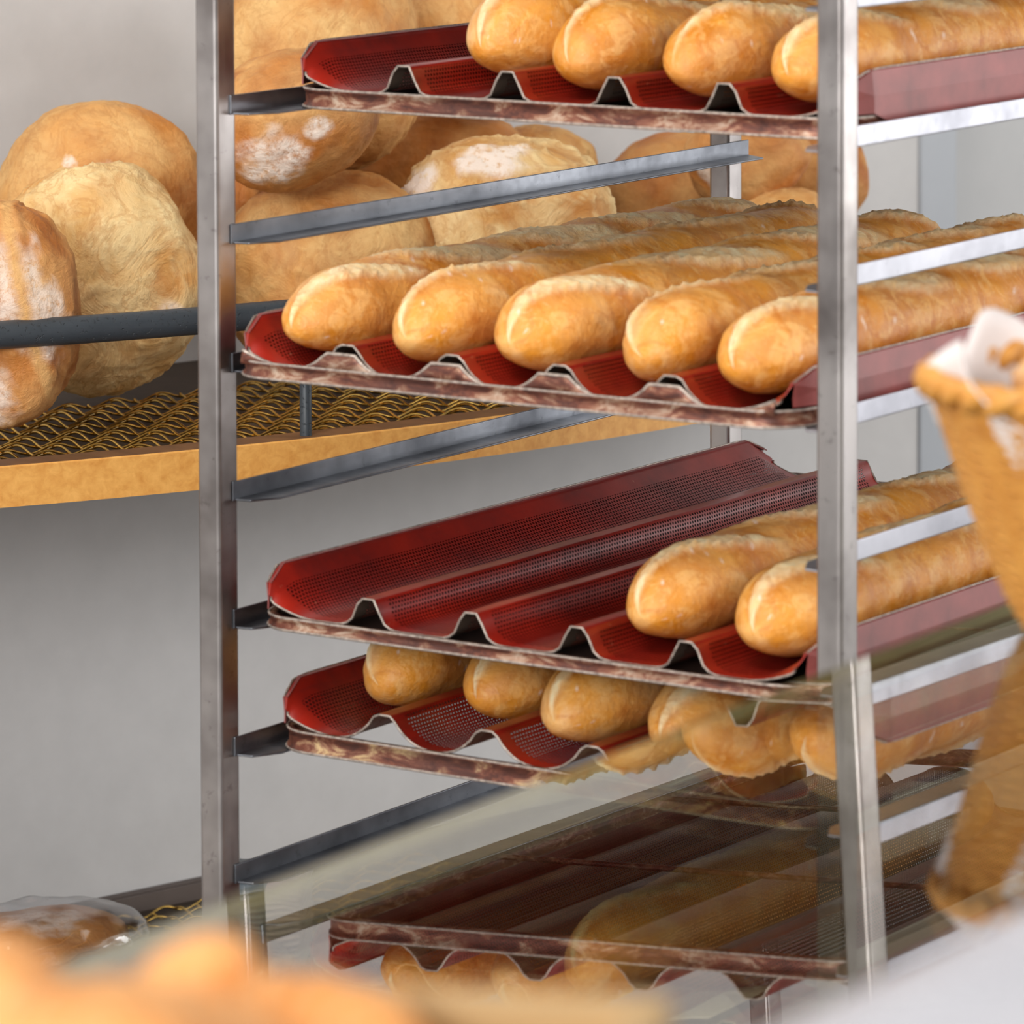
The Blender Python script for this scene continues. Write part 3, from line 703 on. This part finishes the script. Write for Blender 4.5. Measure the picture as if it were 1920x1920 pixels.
# wrapped things on the lower shelf
def wrapped(name, px, py, dist, sx, sy, sz, rz, label, cat, seed, bread=None):
    p = at(px, py, dist); p.z = -.9705
    root = empty(name, tuple(p), rz); tag(root, label, cat)
    if bread:
        vs, fs, cols = make_loaf(seed, sx * .44, sy * .44, sz * .42, crack=.6, flour=[(0, -.3, 1, .5)], famt=.7)
        me = bpy.data.meshes.new('loaf'); me.from_pydata([(a, b, c + sz * .44) for a, b, c in vs], [], fs); me.materials.append(bread); attr_color(me, cols)
        me.polygons.foreach_set('use_smooth', [True] * len(me.polygons)); link('loaf', me, root)
    rows = []; nu, nv = 40, 40
    for i in range(nu + 1):
        t = i / nu; e = max(.12, sin(pi * min(1, max(0, t))) ** .35)
        rows.append([])
        for j in range(nv):
            a = 2 * pi * j / nv; k = 1 + .07 * noise.noise(Vector((t * 9, a * 2, seed))) + .04 * sin(a * 9 + t * 20)
            rows[-1].append(((t - .5) * sx * 1.06, cos(a) * sy * .5 * e * k, sz * .5 + sin(a) * sz * .5 * e * k * .99))
    mb = MB(); mb.grid(rows, 0, True); mb.build('wrapper', M_FILM, root, smooth=True)
    return root
wrapped('wrapped_bread', 70, 1800, 3.36, .16, .12, .062, YAW + .5, 'bread loaf in a crinkled clear bag at the bottom left of the lower shelf', 'bread', 31, M_LOAFD)
wrapped('plastic_bag', 300, 1790, 3.30, .20, .13, .045, YAW + .75, 'flat clear plastic bag beside the wrapped bread on the lower shelf', 'bag', 32, M_LOAFP)
bs = empty('bag_stack', (0, 0, 0)); p = at(505, 1860, 3.42); p.z = -.9705; bs.location = p; bs.rotation_euler = (0, 0, YAW)
tag(bs, 'stack of folded grey and mauve plastic bags, seen through the glass left', 'bags')
for half, mt, nm in ((0, mat_plain('grey_bag', rgb(120, 132, 142), .35, 0, .2, 200), 'grey_bags'), (1, mat_plain('mauve_bag', rgb(180, 162, 170), .35, 0, .15, 200), 'mauve_bags')):
    mb = MB()
    for i in range(16):
        z0 = .0005 + i * .0043; rows = []
        for a in range(15):
            x = (-.028 + a * .0022) if half == 0 else (.003 + a * .0018)
            zz = z0 + .0016 * sin(x * 130 + i * .5) + .0012
            rows.append([(x, -.05, zz), (x + .001 * R_.uniform(-1, 1), .05, zz)])
        mb.grid(rows)
    link(nm, mb.mesh(nm, mt, True), bs, 0, None, .0026)

# ------------------------------------------------------------------ glass display case (camera looks over it)
NG = (Vector((0, 0, 1)) - RT * .02772173 + FW * .02703575)
Q0 = Vector((CAM.x, CAM.y, -.35017))
def gz(x, y): return Q0.z - ((x - Q0.x) * NG.x + (y - Q0.y) * NG.y) / NG.z
def gedge(y): return .8268 + (y + .9476) * (-.0435)          # the left edge of the glass at depth y
case = empty('glass_counter', (1.5, -.6, FLOOR)); tag(case, 'glass-topped display counter in the foreground, reflecting the rack', 'counter')
SO = Vector(case.location)
def cbuild(mb, name, mat, **kw):
    mb.v = [tuple(Vector(p) - SO) for p in mb.v]; return mb.build(name, mat, case, **kw)
Y0, Y1, XR = -1.75, .75, 2.3
mb = MB(); c4 = [(gedge(Y0), Y0), (XR, Y0), (XR, Y1), (gedge(Y1), Y1)]
T = .006
mb.add([(x, y, gz(x, y) - T) for x, y in c4] + [(x, y, gz(x, y)) for x, y in c4], [(3, 2, 1, 0), (4, 5, 6, 7), (0, 1, 5, 4), (1, 2, 6, 5), (2, 3, 7, 6)])
cbuild(mb, 'glass_top', M_GLASS)
mb = MB(); ys = [Y0 + (Y1 - Y0) * i / 10 for i in range(11)]
mb.grid([[(gedge(y) - .0004, y, gz(gedge(y), y) - T) for y in ys], [(gedge(y) - .0022, y, gz(gedge(y), y) - T * .6) for y in ys], [(gedge(y) - .0018, y, gz(gedge(y), y) - T * .12) for y in ys], [(gedge(y) + .0004, y, gz(gedge(y), y) + .0002) for y in ys]])
cbuild(mb, 'polished_edge', M_GEDGE, smooth=True)
mb = MB(); mb.box((.93, Y0 + .05, FLOOR), (2.2, Y1 - .05, -.66)); cbuild(mb, 'cabinet', M_CASE, bevel=.005)
for x, y in ((.97, Y0 + .08), (2.15, Y0 + .08), (2.15, Y1 - .08), (.97, Y1 - .08)):
    mb = MB(); mb.tube([(x, y, -.662), (x, y, gz(x, y) - T - .0005)], .008, 12); cbuild(mb, 'glass_support', M_POST, smooth=True)

# white riser profile on the glass, parallel to its edge
rp = at(1600, 1750, .98)
prof = [(0, -1), (0, -.035), (.003, -.018), (.010, -.007), (.022, -.001), (.04, 0), (.10, -.004), (.125, -.012), (.15, -.012), (.21, .0), (.235, -.012), (.24, -1)]
riser = MB(); rows = []
for y in (-1.72, -1.55, -1.2, -.9, -.5, -.1, .1):
    rows.append([(rp.x + p[0], y, (rp.z + p[1]) if p[1] > -1 else gz(rp.x + p[0], y) + .0008) for p in prof])
riser.grid(rows); riser.add(rows[0], [tuple(range(len(prof)))]); riser.add(rows[-1], [tuple(range(len(prof)))[::-1]])
o = riser.build('display_riser', M_ALU, smooth=True)
tag(o, 'white rounded display ledge out of focus at the lower right corner', 'ledge')

# wooden pastry tray with croissants, close to the camera
TC = at(1262, 1858, 1.0)                       # far right top corner of the crate
ct = TC.z - gz(TC.x, TC.y) - .003               # its height above the glass
pt = empty('pastry_crate', (TC.x, TC.y, gz(TC.x, TC.y) + .002), radians(24)); tag(pt, 'pale wooden pastry crate out of focus along the bottom edge', 'crate')
CL, CW = .26, .16
mb = MB(); mb.box((-CL, -CW, 0), (0, 0, .045)); mb.build('base', M_WOODPALE, pt, bevel=.001)
for q in (((-CL, -.009, .045), (0, 0, ct)), ((-CL, -CW, .045), (0, -CW + .009, ct)), ((-CL, -CW + .009, .045), (-CL + .009, -.009, ct)), ((-.009, -CW + .009, .045), (0, -.009, ct))):
    mb = MB(); mb.box(*q); mb.build('rim', M_WOODPALE, pt, bevel=.0015)
def make_croissant(seed):
    rows = []; cols = []; nu, nv = 90, 36
    for i in range(nu + 1):
        t = i / nu * 2 - 1; a = t * 1.25; R = .038
        c = Vector((R * sin(a) * 1.15, R * cos(a) - R * .6, 0)); tan = Vector((cos(a), -sin(a), 0)); nrm = Vector((sin(a), cos(a), 0))
        env = .006 + .019 * (1 - t * t) ** .7
        st = abs(t) * 5.2; fr = st - math.floor(st); env *= 1.0 + .13 * (.5 - fr) * (1 if abs(t) < .95 else 0)
        row = []
        for j in range(nv):
            ph = 2 * pi * j / nv; k = env * (1 + .05 * noise.noise(Vector((t * 8, cos(ph) * 2, seed))))
            row.append(c + nrm * (k * cos(ph)) + Vector((0, 0, k * sin(ph) * .92 + .022)))
            cols.append((.5 * max(0, .35 - fr) * 2, .7 * max(0, sin(ph)) * (1 - fr) * .9, 0))
        rows.append(row)
    mb = MB(); mb.grid(rows, 0, True); mb.add(rows[0], [tuple(range(nv))]); mb.add(rows[-1], [tuple(range(nv))[::-1]])
    cols += [(0, .5, 0)] * (2 * nv)
    me = mb.mesh('croissant', M_CRO, True); attr_color(me, cols); return me
CR = [make_croissant(1), make_croissant(2), make_croissant(3)]
clabs = ['blurred orange croissant standing out highest beside the left post foot', 'blurred pale croissant at the left edge of the photo bottom', 'blurred croissant at the right end of the pastry heap', 'blurred croissant low in the middle of the pastry heap',
         'blurred croissant lowest at the left of the heap', 'blurred croissant at the back of the heap left of the highest one']
for i, (px, py, d, rx, ry, rz, sc) in enumerate(((385, 1948, 1.0, 0, -.9, .6, .62), (10, 1985, 1.0, .3, .3, 2.2, .8), (520, 2040, .98, .1, -.1, .4, .72), (270, 2090, .95, .1, .25, 1.2, .8),
        (110, 2110, .92, -.1, .1, -.5, .8), (170, 2070, 1.02, .2, 0, 2.9, .7))):
    o = bpy.data.objects.new('croissant', CR[i % 3]); COL.objects.link(o)
    o.location = at(px, py, d); o.rotation_euler = (rx, ry, rz); o.location.z -= .012; o.scale = (sc, sc, sc)
    tag(o, clabs[i], 'pastry', 'croissants on the pastry tray')

# ------------------------------------------------------------------ wicker basket
BD = 1.90; bc = at(2105, 1165, BD); bc.z = gz(bc.x, bc.y) + .0015
bk = empty('wicker_basket', tuple(bc)); tag(bk, 'flared wicker bread basket lined with white paper, standing on the glass at right', 'basket')
H = .100; rb, rt = .040, .080
def brad(t): return rb + (rt - rb) * t ** .8
mb = MB(); nst = 26
for r in range(42):
    t = (r + .5) / 42; pts = []
    for i in range(nst * 4):
        a = 2 * pi * i / (nst * 4); pts.append(((brad(t) + .0008 * cos(nst / 2 * a + pi * r)) * cos(a), (brad(t) + .0008 * cos(nst / 2 * a + pi * r)) * sin(a), H * t))
    mb.tube(pts, .0017, 5, True)
for i in range(nst):
    a = 2 * pi * i / nst; mb.tube([(brad(t) * cos(a), brad(t) * sin(a), H * t) for t in [q / 8 for q in range(9)]], .0019, 5)
mb.prism([(rb * cos(q * pi / 12), rb * sin(q * pi / 12)) for q in range(24)], 0, .004)
mb.build('woven_body', M_WICK, bk, smooth=True)
mb = MB()
for s in (0, pi):
    mb.tube([((rt + .001) * cos(q * pi / 60) + .003 * cos(q * .9 + s) * cos(q * pi / 60), (rt + .001 + .003 * cos(q * .9 + s)) * sin(q * pi / 60), H + .003 + .003 * sin(q * .9 + s)) for q in range(120)], .0042, 8, True)
mb.build('braided_rim', M_WICK, bk, smooth=True)
mb = MB(); rows = []
for i in range(14):
    t = i / 13; rows.append([])
    for j in range(72):
        a = 2 * pi * j / 72; rr = brad(max(.3, min(1, .3 + t * .9))) - .006 + .005 * t * sin(a * 7 + 2 * t) 
        zz = H * (.3 + .78 * t) + .012 * t * sin(a * 5) * t + .004 * noise.noise(Vector((a * 3, t * 4, 0)))
        if t > .8:
            q = (t - .8) / .2; dr = max(0, cos(a - (YAW - pi / 2 + .45))) ** 2; rr += q * (.006 + .005 * dr + .002 * sin(a * 9)); zz += .004 * q - (q * q) * .040 * dr
        rows[-1].append((rr * cos(a), rr * sin(a), zz))
mb.grid(rows, 0, True); link('paper_liner', mb.mesh('paper_liner', M_PAPER, True), bk, 0, None, .0006)
for i, (dx, dy, dz, a) in enumerate(((-.018, .020, .062, .3), (.03, -.02, .060, 1.4), (.02, .035, .075, 2.2))):
    vs, fs, cols = make_loaf(50 + i, .042, .026, .024, crack=.3, pw=2)
    me = bpy.data.meshes.new('bread_roll'); me.from_pydata(vs, [], fs); me.materials.append(M_CRO); attr_color(me, cols); me.polygons.foreach_set('use_smooth', [True] * len(me.polygons))
    o = bpy.data.objects.new('bread_roll', me); COL.objects.link(o); o.location = bc + Vector((dx, dy, dz + .03)); o.rotation_euler = (0, .15, a + YAW)
    tag(o, ['golden roll nearest the left rim inside the wicker basket', 'roll low at the front inside the wicker basket', 'roll at the back inside the wicker basket'][i], 'bread', 'rolls in the wicker basket')

# ------------------------------------------------------------------ light
w = bpy.data.worlds.new('World'); SC.world = w; w.use_nodes = True
bg = w.node_tree.nodes['Background']; bg.inputs[0].default_value = (1.0, 1.0, 1.0, 1); bg.inputs[1].default_value = .56
def area(name, loc, target, sx, sy, power, col=(1, 1, 1)):
    l = bpy.data.lights.new(name, 'AREA'); l.shape = 'RECTANGLE'; l.size = sx; l.size_y = sy; l.energy = power; l.color = col
    o = bpy.data.objects.new(name, l); COL.objects.link(o); o.location = loc
    o.rotation_euler = (Vector(target) - Vector(loc)).to_track_quat('-Z', 'Y').to_euler(); return o
area('window_daylight', (3.3, 3.7, -.05), (.3, .2, -.5), 2.2, 2.0, 60, (1, 1, 1))
area('side_window_daylight', (3.4, .5, .8), (.3, .2, -.5), 2.0, .9, 40, (1, 1, 1))
area('shop_window_daylight', (1.0, -4.2, .75), (-.3, .4, -.3), 2.6, 1.2, 145, (1, .99, .98))
area('ceiling_panel', (.15, -.95, 1.2), (-.3, .3, -.6), .8, .8, 33, (1, .97, .92))

# ------------------------------------------------------------------ camera
cd = bpy.data.cameras.new('camera'); cam = bpy.data.objects.new('camera', cd); COL.objects.link(cam)
cd.sensor_width = 36; cd.sensor_fit = 'HORIZONTAL'; cd.lens = FPX / 1920 * 36
cd.shift_x = (960 - PX) / 1920; cd.shift_y = -(960 - PY) / 1920
cam.location = CAM; cam.rotation_euler = (pi / 2 - PIT, 0, YAW)
cd.clip_start = .05; cd.clip_end = 60
cd.dof.use_dof = True; cd.dof.focus_distance = 3.12; cd.dof.aperture_fstop = (cd.lens / 1000) / .0125
SC.camera = cam

for o in list(COL.objects):
    if o.parent is None: o.location.z += -FLOOR

SC.view_settings.view_transform = 'Standard'; SC.view_settings.look = 'None'
SC.view_settings.exposure = 0; SC.view_settings.gamma = 1; SC.view_settings.use_curve_mapping = False
